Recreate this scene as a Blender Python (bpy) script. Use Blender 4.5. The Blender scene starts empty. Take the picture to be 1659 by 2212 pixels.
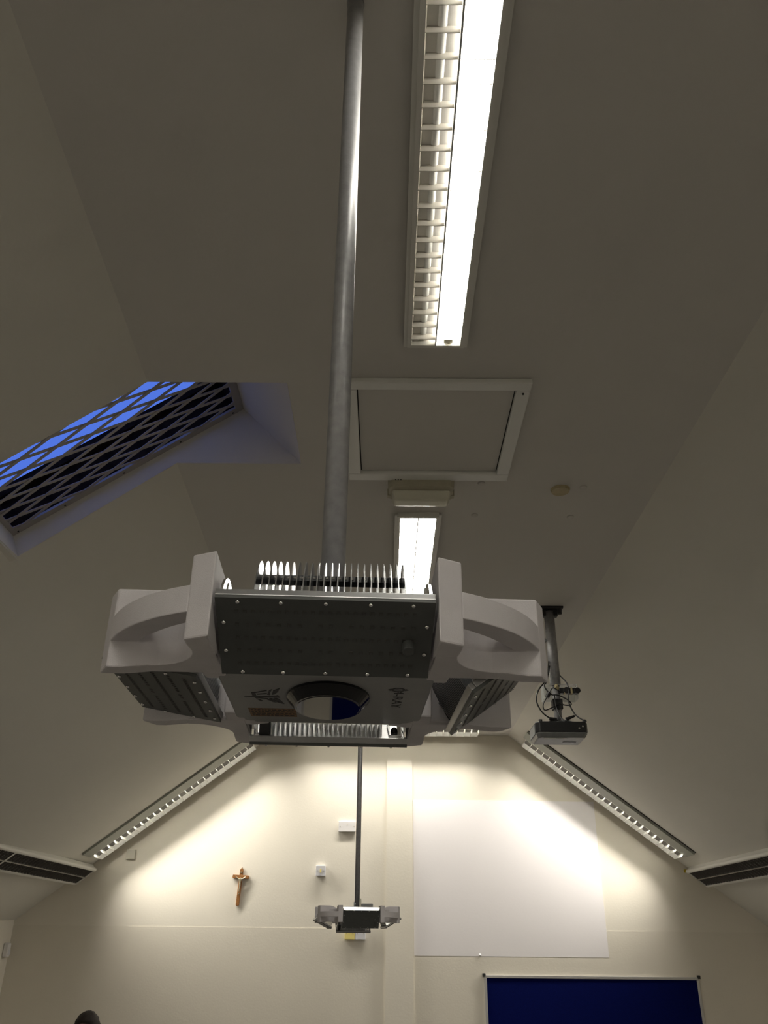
import bpy, bmesh, math, random
from mathutils import Vector, Matrix, Euler
random.seed(4)
CZ = 1.75                      # camera height; heights below are given from eye level through W()
H = 1.733                      # flat ceiling above eye level
YW = 8.0                       # end wall
S = bpy.context.scene
C = S.collection

# ------------------------------------------------------------ camera
f_px, pitch, roll, yaw = 1800.0, math.atan(924/1800.0), .0101, .006
fw = Vector((-math.sin(yaw)*math.cos(pitch), math.cos(yaw)*math.cos(pitch), math.sin(pitch)))
r0 = Vector((math.cos(yaw), math.sin(yaw), 0)); u0 = r0.cross(fw)
rr = math.cos(roll)*r0 + math.sin(roll)*u0; uu = math.cos(roll)*u0 - math.sin(roll)*r0
cd = bpy.data.cameras.new('camera'); cam = bpy.data.objects.new('camera', cd); C.objects.link(cam)
cd.sensor_fit = 'VERTICAL'; cd.sensor_height = 36.0; cd.lens = 36.0*f_px/2212.0
cd.clip_start = .02; cd.clip_end = 100
cam.matrix_world = Matrix(((rr.x, uu.x, -fw.x, 0), (rr.y, uu.y, -fw.y, 0), (rr.z, uu.z, -fw.z, CZ), (0, 0, 0, 1)))
S.camera = cam

# ------------------------------------------------------------ world, exposure, lamps
w = bpy.data.worlds.new('dusk_sky'); S.world = w; w.use_nodes = True
bg = w.node_tree.nodes['Background']; bg.inputs[0].default_value = (.085, .175, .64, 1); bg.inputs[1].default_value = 1.0
S.view_settings.view_transform = 'Standard'; S.view_settings.look = 'None'
S.view_settings.exposure = 0.38; S.view_settings.gamma = 1.0
S.view_settings.use_curve_mapping = False
TUBE_E = 24.0                   # emission of the lit ceiling fittings
STRIP_W = 10.2                 # watts of each wall washing strip
STRIP_SPREAD = math.radians(104)
STRIP_TILT = math.radians(1)

# ------------------------------------------------------------ materials
def mat(name, col, rough=.6, metal=0.0, emit=None, es=0.0, noise=0.0, nscale=20, bump=0.0, bscale=300, spec=None, alpha=None):
    m = bpy.data.materials.new(name); m.use_nodes = True
    nt = m.node_tree; b = nt.nodes['Principled BSDF']
    b.inputs['Base Color'].default_value = (*col, 1); b.inputs['Roughness'].default_value = rough
    b.inputs['Metallic'].default_value = metal
    if spec is not None: b.inputs['Specular IOR Level'].default_value = spec
    if emit: b.inputs['Emission Color'].default_value = (*emit, 1); b.inputs['Emission Strength'].default_value = es
    if alpha is not None: b.inputs['Alpha'].default_value = alpha
    tc = nt.nodes.new('ShaderNodeTexCoord')
    if noise:
        n = nt.nodes.new('ShaderNodeTexNoise'); n.inputs['Scale'].default_value = nscale; n.inputs['Detail'].default_value = 5
        r = nt.nodes.new('ShaderNodeValToRGB')
        r.color_ramp.elements[0].position = .3; r.color_ramp.elements[1].position = .7
        r.color_ramp.elements[0].color = (*[max(0, c*(1-noise)) for c in col], 1)
        r.color_ramp.elements[1].color = (*[min(1, c*(1+noise)) for c in col], 1)
        nt.links.new(tc.outputs['Object'], n.inputs['Vector']); nt.links.new(n.outputs['Fac'], r.inputs[0]); nt.links.new(r.outputs[0], b.inputs['Base Color'])
    if bump:
        n2 = nt.nodes.new('ShaderNodeTexNoise'); n2.inputs['Scale'].default_value = bscale; n2.inputs['Detail'].default_value = 3
        bp = nt.nodes.new('ShaderNodeBump'); bp.inputs['Strength'].default_value = bump; bp.inputs['Distance'].default_value = .002
        nt.links.new(tc.outputs['Object'], n2.inputs['Vector']); nt.links.new(n2.outputs['Fac'], bp.inputs['Height']); nt.links.new(bp.outputs[0], b.inputs['Normal'])
    return m
M = dict(
 wall=mat('cream_wall_paint', (.76, .715, .625), .85, noise=.015, nscale=3, bump=.25, bscale=60),
 wall_low=mat('cream_wall_paint_lower', (.725, .68, .59), .85, noise=.015, nscale=3, bump=.25, bscale=60),
 ceil=mat('ceiling_paint', (.605, .585, .55), .9, noise=.012, nscale=2, bump=.25, bscale=70),
 slope=mat('slope_paint', (.655, .635, .575), .9, noise=.012, nscale=2, bump=.25, bscale=70),
 reveal=mat('reveal_paint', (.66, .63, .57), .85, bump=.2, bscale=70),
 screenpaint=mat('white_projection_paint', (.82, .79, .80), .8, bump=.15, bscale=50),
 carpet=mat('grey_blue_carpet', (.19, .18, .17), .95, noise=.3, nscale=80, bump=.6, bscale=500),
 white=mat('white_gloss_paint', (.72, .71, .66), .45, noise=.01, nscale=8),
 trimw=mat('white_enamel', (.75, .75, .72), .4),
 fitgrey=mat('grey_fitting_enamel', (.33, .34, .30), .5),
 dark=mat('gap_shade_paint', (.015, .014, .013), .9),  # near-black colour standing in for shade in gaps
 alum=mat('louvre_aluminium', (.72, .72, .70), .28, 1.0, noise=.05, nscale=30),
 alumw=mat('pearl_reflector', (.62, .58, .50), .3),
 blade=mat('satin_blade', (.45, .43, .39), .4),
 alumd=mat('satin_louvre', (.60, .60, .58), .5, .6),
 tube_off=mat('glass_tube_off', (.80, .80, .78), .2),
 glow=mat('lit_fluorescent', (.9, .9, .86), .4, emit=(1.0, .965, .87), es=TUBE_E),
 glow_strip=mat('lit_strip_tube', (.9, .9, .86), .4, emit=(1.0, .96, .86), es=22.0),
 pole=mat('grey_painted_steel', (.34, .34, .35), .42, .35, noise=.12, nscale=60, bump=.15, bscale=200),
 cast=mat('light_grey_casting', (.60, .57, .58), .55, noise=.03, nscale=40, bump=.25, bscale=900),
 body=mat('grey_housing_plate', (.26, .26, .255), .5, noise=.04, nscale=30, bump=.2, bscale=900),
 plate=mat('dark_panel_face', (.085, .088, .084), .5, .2, noise=.06, nscale=60),
 chip=mat('dark_chip', (.060, .056, .052), .5),
 frame=mat('brushed_frame_metal', (.40, .40, .40), .35, .85, noise=.06, nscale=50),
 chrome=mat('polished_metal', (.88, .88, .88), .12, 1.0),
 fin=mat('bright_fin_metal', (.62, .63, .64), .24, 1.0),
 wallwhite=mat('white_louvre', (.86, .85, .80), .35, spec=.6),
 slopealu=mat('shade_toned_louvre', (.13, .12, .11), .5, .3),  # louvre colour darkened to stand for dark reflections and shade in the troughs
 black=mat('black_plastic', (.012, .012, .013), .35),
 blackm=mat('matt_black', (.02, .02, .02), .7, noise=.2, nscale=40),
 lipmetal=mat('glint_lip_metal', (.9, .9, .88), .3, .9),
 thermo=mat('grey_cream_plastic', (.50, .48, .41), .5),
 mirror=mat('dark_mirror_glass', (.09, .09, .09), .03, 1.0),
 bezel=mat('black_gloss_bezel', (.008, .008, .009), .10, spec=.35),
 print=mat('black_print', (.02, .02, .02), .6),
 orange=mat('orange_sticker', (.19, .10, .035), .6, noise=.6, nscale=260),
 blue=mat('navy_felt', (.0025, .006, .075), .95, spec=.05, noise=.25, nscale=300, bump=.5, bscale=700),
 alframe=mat('aluminium_board_frame', (.55, .54, .53), .35, .6),
 wood=mat('crucifix_wood', (.27, .115, .03), .5, noise=.35, nscale=60),
 brass=mat('aged_metal_figure', (.62, .55, .40), .3, .8),
 plastic=mat('white_plastic', (.74, .72, .72), .4),
 greyplastic=mat('grey_white_plastic', (.66, .66, .70), .4),
 yellow=mat('cream_yellow_plastic', (.80, .68, .24), .4),
 yellowtab=mat('yellow_tab', (.62, .46, .02), .6),
 old=mat('aged_cream_plastic', (.42, .39, .29), .5, noise=.06, nscale=30),
 old2=mat('lamp_cover_cream', (.66, .64, .52), .35),
 brown=mat('dark_stained_sash', (.030, .017, .009), .9, spec=.05, noise=.4, nscale=25),
 grille=mat('grey_grille_paint', (.42, .39, .36), .55, .2),
 beige=mat('beige_cover', (.45, .38, .22), .6, noise=.1, nscale=40),
 smoke=mat('clear_plastic_tray', (.65, .68, .66), .2, alpha=.35),
 projgrey=mat('silver_projector_shell', (.24, .25, .25), .4, .2, noise=.08, nscale=30),
 lens=mat('projector_lens', (.03, .03, .04), .05),
 skin=mat('skin', (.50, .30, .21), .55), hair=mat('dark_hair', (.02, .013, .01), .7, noise=.5, nscale=150, bump=.8, bscale=300),
 shirt=mat('dark_blue_jumper', (.03, .04, .08), .9, noise=.2, nscale=100), trousers=mat('charcoal_trousers', (.03, .03, .03), .9),
 chair=mat('grey_chair_shell', (.12, .12, .13), .5), eye=mat('eye_white', (.7, .7, .68), .3),
 glassm=None)
g = bpy.data.materials.new('window_glass'); g.use_nodes = True
nt = g.node_tree; nt.nodes.clear(); o_ = nt.nodes.new('ShaderNodeOutputMaterial'); a_ = nt.nodes.new('ShaderNodeBsdfTransparent'); b_ = nt.nodes.new('ShaderNodeBsdfGlossy')
x_ = nt.nodes.new('ShaderNodeMixShader'); x_.inputs[0].default_value = .06; b_.inputs['Roughness'].default_value = .05; a_.inputs[0].default_value = (.93, .95, 1, 1)
nt.links.new(a_.outputs[0], x_.inputs[1]); nt.links.new(b_.outputs[0], x_.inputs[2]); nt.links.new(x_.outputs[0], o_.inputs[0]); M['glassm'] = g

# ------------------------------------------------------------ helpers
def W(z): return z + CZ
def link_mesh(name, me, parent=None, smooth=False):
    o = bpy.data.objects.new(name, me); C.objects.link(o)
    if parent is not None: o.parent = parent
    return o
def finish(bm, name, m, smooth=None):
    bmesh.ops.recalc_face_normals(bm, faces=bm.faces[:])
    me = bpy.data.meshes.new(name); bm.to_mesh(me); bm.free()
    if m: me.materials.append(M[m] if isinstance(m, str) else m)
    if smooth:
        for p in me.polygons: p.use_smooth = True
    return me
def obj(name, bm, m, parent=None, smooth=False, bevel=0.0, loc=None):
    o = link_mesh(name, finish(bm, name, m, smooth), parent)
    if loc is not None: o.location = loc
    if bevel:
        b = o.modifiers.new('bevel', 'BEVEL'); b.width = bevel; b.segments = 2; b.limit_method = 'ANGLE'; b.angle_limit = math.radians(40)
    return o
def tag(o, label=None, cat=None, group=None, kind=None):
    if label: o['label'] = label
    if cat: o['category'] = cat
    if group: o['group'] = group
    if kind: o['kind'] = kind
    return o
def thing(name, label, cat, loc=(0, 0, 0), rot=None, group=None):
    o = bpy.data.objects.new(name, None); C.objects.link(o); o.location = loc; o.empty_display_size = .05
    if rot is not None: o.rotation_euler = rot
    return tag(o, label, cat, group)
def box(bm, x0, x1, y0, y1, z0, z1, mx=None):
    vs = [bm.verts.new((x, y, z)) for x in (x0, x1) for y in (y0, y1) for z in (z0, z1)]
    for q in ((0, 1, 3, 2), (4, 6, 7, 5), (0, 4, 5, 1), (2, 3, 7, 6), (0, 2, 6, 4), (1, 5, 7, 3)): bm.faces.new([vs[i] for i in q])
    if mx is not None: bmesh.ops.transform(bm, matrix=mx, verts=vs)
    return vs
def B(x0, x1, y0, y1, z0, z1):
    bm = bmesh.new(); box(bm, x0, x1, y0, y1, z0, z1); return bm
def cyl(bm, p0, p1, r0_, r1_=None, n=20, caps=True):
    p0 = Vector(p0); p1 = Vector(p1); r1_ = r0_ if r1_ is None else r1_
    d = (p1-p0).normalized(); a = d.orthogonal().normalized(); b = d.cross(a)
    A = [bm.verts.new(p0 + r0_*(math.cos(2*math.pi*i/n)*a + math.sin(2*math.pi*i/n)*b)) for i in range(n)]
    D = [bm.verts.new(p1 + r1_*(math.cos(2*math.pi*i/n)*a + math.sin(2*math.pi*i/n)*b)) for i in range(n)]
    for i in range(n): bm.faces.new((A[i], A[(i+1) % n], D[(i+1) % n], D[i]))
    if caps: bm.faces.new(A[::-1]); bm.faces.new(D)
def CY(*a, **k):
    bm = bmesh.new(); cyl(bm, *a, **k); return bm
def prism(bm, bot, top):
    """closed solid between two loops of points"""
    A = [bm.verts.new(p) for p in bot]; D = [bm.verts.new(p) for p in top]; n = len(A)
    bm.faces.new(A[::-1]); bm.faces.new(D)
    for i in range(n): bm.faces.new((A[i], A[(i+1) % n], D[(i+1) % n], D[i]))
def quad(bm, *p): bm.faces.new([bm.verts.new(q) for q in p])
def tubepath(pts, r, n=8, sub=6):
    P = [Vector(p) for p in pts]; Q = []
    for i in range(len(P)-1):
        a = P[max(i-1, 0)]; b = P[i]; c = P[i+1]; d = P[min(i+2, len(P)-1)]
        for k in range(sub):
            t = k/sub
            Q.append(.5*((2*b)+(c-a)*t+(2*a-5*b+4*c-d)*t*t+(3*b-a-3*c+d)*t*t*t))
    Q.append(P[-1]); bm = bmesh.new(); prev = None; nrm = None
    for i, q in enumerate(Q):
        d = (Q[min(i+1, len(Q)-1)]-Q[max(i-1, 0)]).normalized()
        nrm = d.orthogonal().normalized() if nrm is None else (nrm - d*nrm.dot(d)).normalized()
        b = d.cross(nrm)
        ring = [bm.verts.new(q + r*(math.cos(2*math.pi*k/n)*nrm + math.sin(2*math.pi*k/n)*b)) for k in range(n)]
        if prev:
            for k in range(n): bm.faces.new((prev[k], prev[(k+1) % n], ring[(k+1) % n], ring[k]))
        else: bm.faces.new(ring[::-1])
        prev = ring
    bm.faces.new(prev); return bm
def dome(bm, c, r, ax, n=14, m=5, flat=1.0):
    c = Vector(c); ax = Vector(ax).normalized(); a = ax.orthogonal().normalized(); b = ax.cross(a); prev = None
    for j in range(m):
        t = math.pi/2*j/m
        ring = [bm.verts.new(c + r*math.cos(t)*(math.cos(2*math.pi*i/n)*a + math.sin(2*math.pi*i/n)*b) + ax*r*flat*math.sin(t)) for i in range(n)]
        if prev:
            for i in range(n): bm.faces.new((prev[i], prev[(i+1) % n], ring[(i+1) % n], ring[i]))
        else: bm.faces.new(ring[::-1])
        prev = ring
    tip = bm.verts.new(c + ax*r*flat)
    for i in range(n): bm.faces.new((prev[i], prev[(i+1) % n], tip))
def ellipsoid(bm, c, r, n=16, m=10, rot=None):
    ret = bmesh.ops.create_uvsphere(bm, u_segments=n, v_segments=m, radius=1.0)
    mx = Matrix.Translation(Vector(c)) @ (rot.to_matrix().to_4x4() if rot else Matrix.Identity(4)) @ Matrix.Diagonal((*r, 1))
    bmesh.ops.transform(bm, matrix=mx, verts=ret['verts'])
def text_mesh(s, size, depth=.0002):
    cu = bpy.data.curves.new('lettering', 'FONT'); cu.body = s; cu.size = size; cu.extrude = depth; cu.align_x = 'CENTER'; cu.align_y = 'CENTER'
    t = bpy.data.objects.new('lettering', cu); C.objects.link(t); dg = bpy.context.evaluated_depsgraph_get()
    me = bpy.data.meshes.new_from_object(t.evaluated_get(dg)); bpy.data.objects.remove(t); return me

# ------------------------------------------------------------ room shell
XL, XR = -3.2, 3.33            # side walls
Y0 = -5.0                      # wall behind the camera
K = .751                       # roof pitch of the sloping ceilings
XF = 1.15                      # right edge of flat ceiling
def xe(y): return -.76-.037*max(y, -2)     # left edge of flat ceiling (not quite parallel)
def zr(x): return H-K*(x-XF)
def zl(x, y): return H-K*(xe(y)-x)
T = .10
def struct(name, bm, m, **k):
    o = obj(name, bm, m, **k); o['kind'] = 'structure'; return o
struct('floor', B(XL-.2, XR+.2, Y0-.2, YW+.2, -.1, 0), 'carpet')
# end wall as one slab with the outline of the roof
zLw, zRw = zl(XL, YW), zr(XR)
LJ = .084                      # height of the faint paint line
def wallslab(pts, m, name, y0, y1):
    bm = bmesh.new(); prism(bm, [(x, y0, W(z)) for x, z in pts], [(x, y1, W(z)) for x, z in pts]); return struct(name, bm, m)
wall_end = wallslab([(XL-.1, LJ), (XR+.1, LJ), (XR+.1, zr(XR+.1)+.0), (XF, H+.0), (xe(YW), H+.0), (XL-.1, zl(XL-.1, YW))], 'wall', 'wall_end', YW, YW+.15)
wallslab([(XL-.1, -CZ), (XR+.1, -CZ), (XR+.1, LJ), (XL-.1, LJ)], 'wall_low', 'wall_end_lower', YW-.003, YW+.15)
wallslab([(XL-.1, -CZ), (XR+.1, -CZ), (XR+.1, zr(XR+.1)), (XF, H), (xe(Y0), H), (XL-.1, zl(XL-.1, Y0))], 'wall', 'wall_back', Y0-.15, Y0)
struct('wall_left', B(XL-.15, XL, Y0, YW, 0, W(zLw)+.03), 'wall')
struct('wall_right', B(XR, XR+.15, Y0, YW, 0, W(zRw)+.03), 'wall')
# skylight opening
SY0, SY1, SXR, SXL = 2.39, 2.951, -.357, -1.435
def slab(name, quads, m, up):
    bm = bmesh.new()
    for q in quads: prism(bm, [(x, y, W(z)) for x, y, z in q], [(x+up[0], y, W(z)+up[1]) for x, y, z in q])
    return struct(name, bm, m)
slab('ceiling', [
  [(xe(Y0), Y0, H), (XF, Y0, H), (XF, SY0, H), (xe(SY0), SY0, H), (xe(-2), -2, H)],
  [(SXR, SY0, H), (XF, SY0, H), (XF, SY1, H), (SXR, SY1, H)],
  [(xe(SY1), SY1, H), (XF, SY1, H), (XF, YW, H), (xe(YW), YW, H)]], 'ceil', (0, T))
def LQ(ya, yb, xa=None, xb=XL-.1):
    return [((xe(ya) if xa is None else xa), ya, (H if xa is None else zl(xa, ya))), ((xe(yb) if xa is None else xa), yb, (H if xa is None else zl(xa, yb))),
            (xb, yb, zl(xb, yb)), (xb, ya, zl(xb, ya))]
slab('ceiling_slope_left', [LQ(Y0, -2), LQ(-2, SY0), LQ(SY0, SY1, SXL), LQ(SY1, YW)], 'slope', (-.04, T))
slab('ceiling_slope_right', [[(XF, Y0, H), (XR+.1, Y0, zr(XR+.1)), (XR+.1, YW, zr(XR+.1)), (XF, YW, H)]], 'slope', (.04, T))
# boxed pipe casing on the end wall
bm = B(.003, .239, YW-.022, YW, 0, W(H)); struct('trim_1', bm, 'wall')
# skylight reveals: far, near, upper, lower
pA = Vector((-.622, 0, 2.006)); tdir = Vector((-.865, 0, -.614)).normalized(); ndir = Vector((-tdir.z, 0, tdir.x)); ndir = -ndir if ndir.z < 0 else ndir
SL = 1.06
pB = pA + tdir*SL
def P3(s, y, h=0): q = pA + tdir*s + ndir*h; return (q.x, y, W(q.z))
sk = tag(thing('window_1', None, None, (-.9, 2.67, W(1.9))), kind='structure')
def rel(bm, parent):
    bmesh.ops.translate(bm, vec=-Vector(parent.location), verts=bm.verts[:]); return bm
def reveal(y, ye):
    bm = bmesh.new(); e_ = .0015; pts = [(SXR, H+e_), (xe(y), H+e_), (SXL, zl(SXL, y)+e_), (pB.x, pB.z), (pA.x, pA.z)]
    prism(bm, [(a, y, W(b)) for a, b in pts], [(a, ye, W(b)) for a, b in pts]); return rel(bm, sk)
obj('reveal', reveal(SY1-.0015, SY1+.03), 'reveal', sk)
obj('reveal', reveal(SY0+.0015, SY0-.03), 'reveal', sk)
bm = bmesh.new(); prism(bm, [(SXR-.0015, SY0, W(H)+.0015), (SXR-.0015, SY1, W(H)+.0015), P3(0, SY1), P3(0, SY0)], [(SXR+.03, SY0, W(H)+.03), (SXR+.03, SY1, W(H)+.03), (pA.x+.03, SY1, W(pA.z)+.03), (pA.x+.03, SY0, W(pA.z)+.03)])
obj('reveal', rel(bm, sk), 'reveal', sk)
zz = zl(SXL, 2.67)
bm = bmesh.new(); prism(bm, [(SXL, SY0, W(zz)-.005), (SXL, SY1, W(zz)-.005), P3(SL, SY1), P3(SL, SY0)], [(SXL-.05, SY0, W(zz)-.02), (SXL-.05, SY1, W(zz)-.02), (pB.x-.04, SY1, W(pB.z)), (pB.x-.04, SY0, W(pB.z))])
obj('reveal', rel(bm, sk), 'reveal', sk)
# painted frame of the grille, deep dark sash, glass
FB = .034
def inplane(s0, s1, y0, y1, h0, h1):
    bm = bmesh.new(); prism(bm, [P3(s0, y0, h0), P3(s1, y0, h0), P3(s1, y1, h0), P3(s0, y1, h0)], [P3(s0, y0, h1), P3(s1, y0, h1), P3(s1, y1, h1), P3(s0, y1, h1)]); return rel(bm, sk)
for a in ((0, SL, SY1-FB, SY1, -.006, .004), (0, SL, SY0, SY0+FB, -.006, .004), (0, FB, SY0+FB, SY1-FB, -.006, .004), (SL-FB, SL, SY0+FB, SY1-FB, -.006, .004)):
    obj('window_frame', inplane(*a), 'grille', sk)
for a in ((-.02, SL+.02, SY1-.018, SY1+.03, .004, .19), (-.02, SL+.02, SY0-.03, SY0+.018, .004, .19), (-.03, .03, SY0, SY1, .004, .19), (SL-.03, SL+.03, SY0, SY1, .004, .19),
          (.02, SL-.02, SY1-.05, SY1-.018, .15, .19), (.02, SL-.02, SY0+.018, SY0+.05, .15, .19), (.03, .09, SY0, SY1, .14, .19)):
    obj('sash_rail', inplane(*a), 'brown', sk)
o = obj('pane', inplane(.03, SL-.03, SY0+.02, SY1-.02, .172, .176), 'glassm', sk)
for s in (.05, .30, .56, .82, 1.02):
    bm = bmesh.new(); q = Vector(P3(s, SY1-.013, -.006)); dome(bm, q, .0045, -ndir, n=8, m=3, flat=.5); obj('screw', rel(bm, sk), 'black', sk)
# diamond security grille: crossing flat bars, a thing fixed inside the skylight frame
gr = thing('security_grille', 'grey diamond lattice security grille across the blue skylight', 'grille', (-.9, 2.67, W(1.9)))
ylo, yhi, slo, shi = SY0+FB-.004, SY1-FB+.004, FB-.004, SL-FB+.004
for sgn in (1, -1):
    for k in range(-12, 26):
        # line y = base + sgn*.25*(s - s0)
        b0 = 2.951-.428 + k*.066
        s_a, s_b = slo, shi
        f = lambda s: b0 + sgn*.25*(s-.761+.033)
        ys = sorted([(ylo-b0)/(sgn*.25)+.761-.033, (yhi-b0)/(sgn*.25)+.761-.033])
        s_a = max(s_a, ys[0]); s_b = min(s_b, ys[1])
        if s_b-s_a < .02: continue
        wv = .0072; h0 = -.004 if sgn > 0 else -.0015
        bm = bmesh.new()
        prism(bm, [P3(s_a, f(s_a)-wv, h0), P3(s_b, f(s_b)-wv, h0), P3(s_b, f(s_b)+wv, h0), P3(s_a, f(s_a)+wv, h0)],
                  [P3(s_a, f(s_a)-wv, h0+.0024), P3(s_b, f(s_b)-wv, h0+.0024), P3(s_b, f(s_b)+wv, h0+.0024), P3(s_a, f(s_a)+wv, h0+.0024)])
        obj('bar', rel(bm, gr), 'grille', gr)

# ------------------------------------------------------------ loft hatch
ht = thing('loft_hatch', 'white framed loft hatch panel in the flat ceiling behind the pole', 'hatch', (.165, 2.70, W(H)))
hx, hy = .33, .345
for a in ((-hx, hx, -hy, -hy+.045), (-hx, hx, hy-.055, hy), (-hx, -hx+.05, -hy+.045, hy-.055), (hx-.05, hx, -hy+.045, hy-.055)):
    obj('frame_moulding', B(a[0], a[1], a[2], a[3], -.022, 0), 'trimw', ht, bevel=.004)
obj('hatch_panel', B(-hx+.054, hx-.054, -hy+.049, hy-.059, -.006, 0), 'ceil', ht)
obj('painted_gap_shade', B(-hx+.049, hx-.049, -hy+.044, hy-.054, -.0015, -.0005), 'dark', ht)  # dark sheet painting the shade between frame and panel
obj('screw', CY((hx-.025, -hy+.06, -.022), (hx-.025, -hy+.06, -.026), .004, n=8), 'black', ht)

# ------------------------------------------------------------ twin-trough louvre fittings
def fitting(name, label, loc, rot, L, wd, lit, group=None, nb=25, blades=True, depth=.055, proud=.012, joint=None, rm=None, shared=False):
    """origin on the ceiling face, opening towards -z; lit = which of the two troughs glow"""
    t = thing(name, label, 'ceiling light', loc, rot, group)
    hw = wd/2
    o = obj('housing', (lambda bm: (box(bm, -hw-.012, -hw, 0, L, -proud-depth*0, depth), box(bm, hw, hw+.012, 0, L, -proud, depth), box(bm, -hw-.012, hw+.012, 0, L, depth, depth+.004),
        box(bm, -hw-.012, hw+.012, -.012, 0, -proud, depth+.004), box(bm, -hw-.012, hw+.012, L, L+.012, -proud, depth+.004), box(bm, -hw-.024, -hw-.008, -.016, L+.016, -.006, 0), box(bm, hw+.008, hw+.024, -.016, L+.016, -.006, 0), bm)[-1])(bmesh.new()), 'white', t)
    if shared:
        bm = bmesh.new(); pr = [(-hw+.001, -proud+.004), (-hw+.008, depth*.45), (-hw+.026, depth*.60), (-hw+.050, depth*.60), (-.004, depth*.50), (.004, depth*.50), (hw-.050, depth*.95), (hw-.02, depth*.95), (hw-.001, -proud+.004)]
        for k in range(len(pr)-1): quad(bm, (pr[k][0], 0, pr[k][1]), (pr[k][0], L, pr[k][1]), (pr[k+1][0], L, pr[k+1][1]), (pr[k+1][0], 0, pr[k+1][1]))
        obj('reflector', bm, 'alumw', t)
    for i, s in enumerate((-1, 1)):
        x0_, x1_ = (-hw, -.002) if s < 0 else (.002, hw)
        # trough reflector: five-facet curved sheet
        bm = bmesh.new(); n = 8; prof = []
        for k in range(n+1):
            a = math.pi*k/n; xm = (x0_+x1_)/2; r = (x1_-x0_)/2
            prof.append((xm - r*math.cos(a)*.985, -proud+.004 + (depth+proud-.01)*math.sin(a)**.7))
        for k in range(n): quad(bm, (prof[k][0], 0, prof[k][1]), (prof[k][0], L, prof[k][1]), (prof[k+1][0], L, prof[k+1][1]), (prof[k+1][0], 0, prof[k+1][1]))
        if shared: bm.free()
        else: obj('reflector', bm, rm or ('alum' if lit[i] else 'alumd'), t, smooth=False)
        xm = (x0_+x1_)/2; r = (x1_-x0_)/2
        if lit[i]:
            o = obj('lit_tube', B(xm-r*.86, xm+r*.86, .012, L-.012, depth*.1-.001, depth*.1+.004), 'glow', t)
        else:
            obj('tube', CY((xm, .01, depth*.35), (xm, L-.01, depth*.35), .0125 if not rm else .008, n=14), rm or 'tube_off', t, smooth=True)
        obj('lamp_holder', B(xm-.014, xm+.014, L-.03, L-.004, depth*.12 if not lit[i] else -.004, depth*.7), 'old', t)
        if blades:
            bh = .026 if not lit[i] else .006
            for k in range(nb):
                y = L*(k+.5)/nb
                bm = B(x0_+.001, x1_-.001, y-.0008, y+.0008, -proud+.001, -proud+bh)
                obj('louvre_blade', bm, rm or ('blade' if shared else 'alum'), t)
    obj('centre_rail', B(-.0022, .0022, 0, L, -proud, .002 if shared else .02), 'alum', t)
    if joint: obj('joint_strap', B(-hw-.012, hw+.012, joint-.012, joint+.012, -proud-.003, -proud), 'white', t)
    return t
fitting('louvre_light', 'long louvred twin tube light nearest the camera, right tube glaring white', (.148, .66, W(H)-.012), (0, 0, 0), 1.49, .158, (0, 1), shared=True)
fitting('louvre_light', 'glaring white louvred light between emergency light and hanging unit', (.136, 3.39, W(H)-.012), (0, 0, 0), 1.49, .165, (1, 1))
for y, lb_ in ((-2.1, 'unseen lit louvred ceiling light added just behind the camera'), (-4.4, 'unseen lit louvred ceiling light added against the wall behind the camera')):  # unseen fittings added to light front faces from behind the camera
    fitting('louvre_light', lb_, (.14, y, W(H)-.012), (0, 0, 0), 1.49, .165, (1, 1), blades=False)
# unlit pairs low on the slopes (surface mounted, tilted with the slope)
ang = math.atan(K)
def lowfit(xm, label, side):
    z = (zl(xm, 7.0) if side < 0 else zr(xm))
    n_ = Vector((side*-.6, 0, -.8)).normalized()
    p = Vector((xm, 4.9, W(z))) + n_*.045
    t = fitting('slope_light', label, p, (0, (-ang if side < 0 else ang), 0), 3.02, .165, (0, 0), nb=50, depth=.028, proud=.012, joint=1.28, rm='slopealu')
    # white outer body with rounded upper edge
    bm = bmesh.new(); sx = -side
    cyl(bm, (sx*.094, -.014, 0), (sx*.094, 3.034, 0), .016, n=14); box(bm, -.1, .1, -.014, 3.034, .006, .045)
    for v in bm.verts: pass
    obj('body', bm, 'white', t)
    bm = bmesh.new(); box(bm, -.004, .004, 0, 3.02, -.0145, -.012); obj('centre_strip', bm, 'alum', t)
    return t
lowfit(-2.655, 'unlit twin louvre light low on the left sloping ceiling, its pull wire hanging', -1)
lowfit(2.745, 'unlit twin louvre light low on the right sloping ceiling', 1)
o = obj('loose_wire', tubepath([(-2.40, 6.42, W(.80)), (-2.44, 6.40, W(.78)), (-2.49, 6.38, W(.71)), (-2.52, 6.36, W(.645))], .003), 'black')
tag(o, 'thin dark wire looping above the left slope light', 'wire')

for side, xm in ((-1, -2.60), (1, 2.69)):  # unseen lit pair added to brighten the hanging unit's front faces
    z = (zl(xm, -1.5) if side < 0 else zr(xm)); n_ = Vector((side*-.6, 0, -.8)).normalized()
    fitting('slope_light', ('unseen lit louvre light added low on the left slope behind the camera' if side < 0 else 'unseen lit louvre light added low on the right slope behind the camera'),
            Vector((xm, -2.9, W(z))) + n_*.045, (0, (-ang if side < 0 else ang), 0), 1.49, .165, (1, 1), blades=False, depth=.028)
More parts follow.
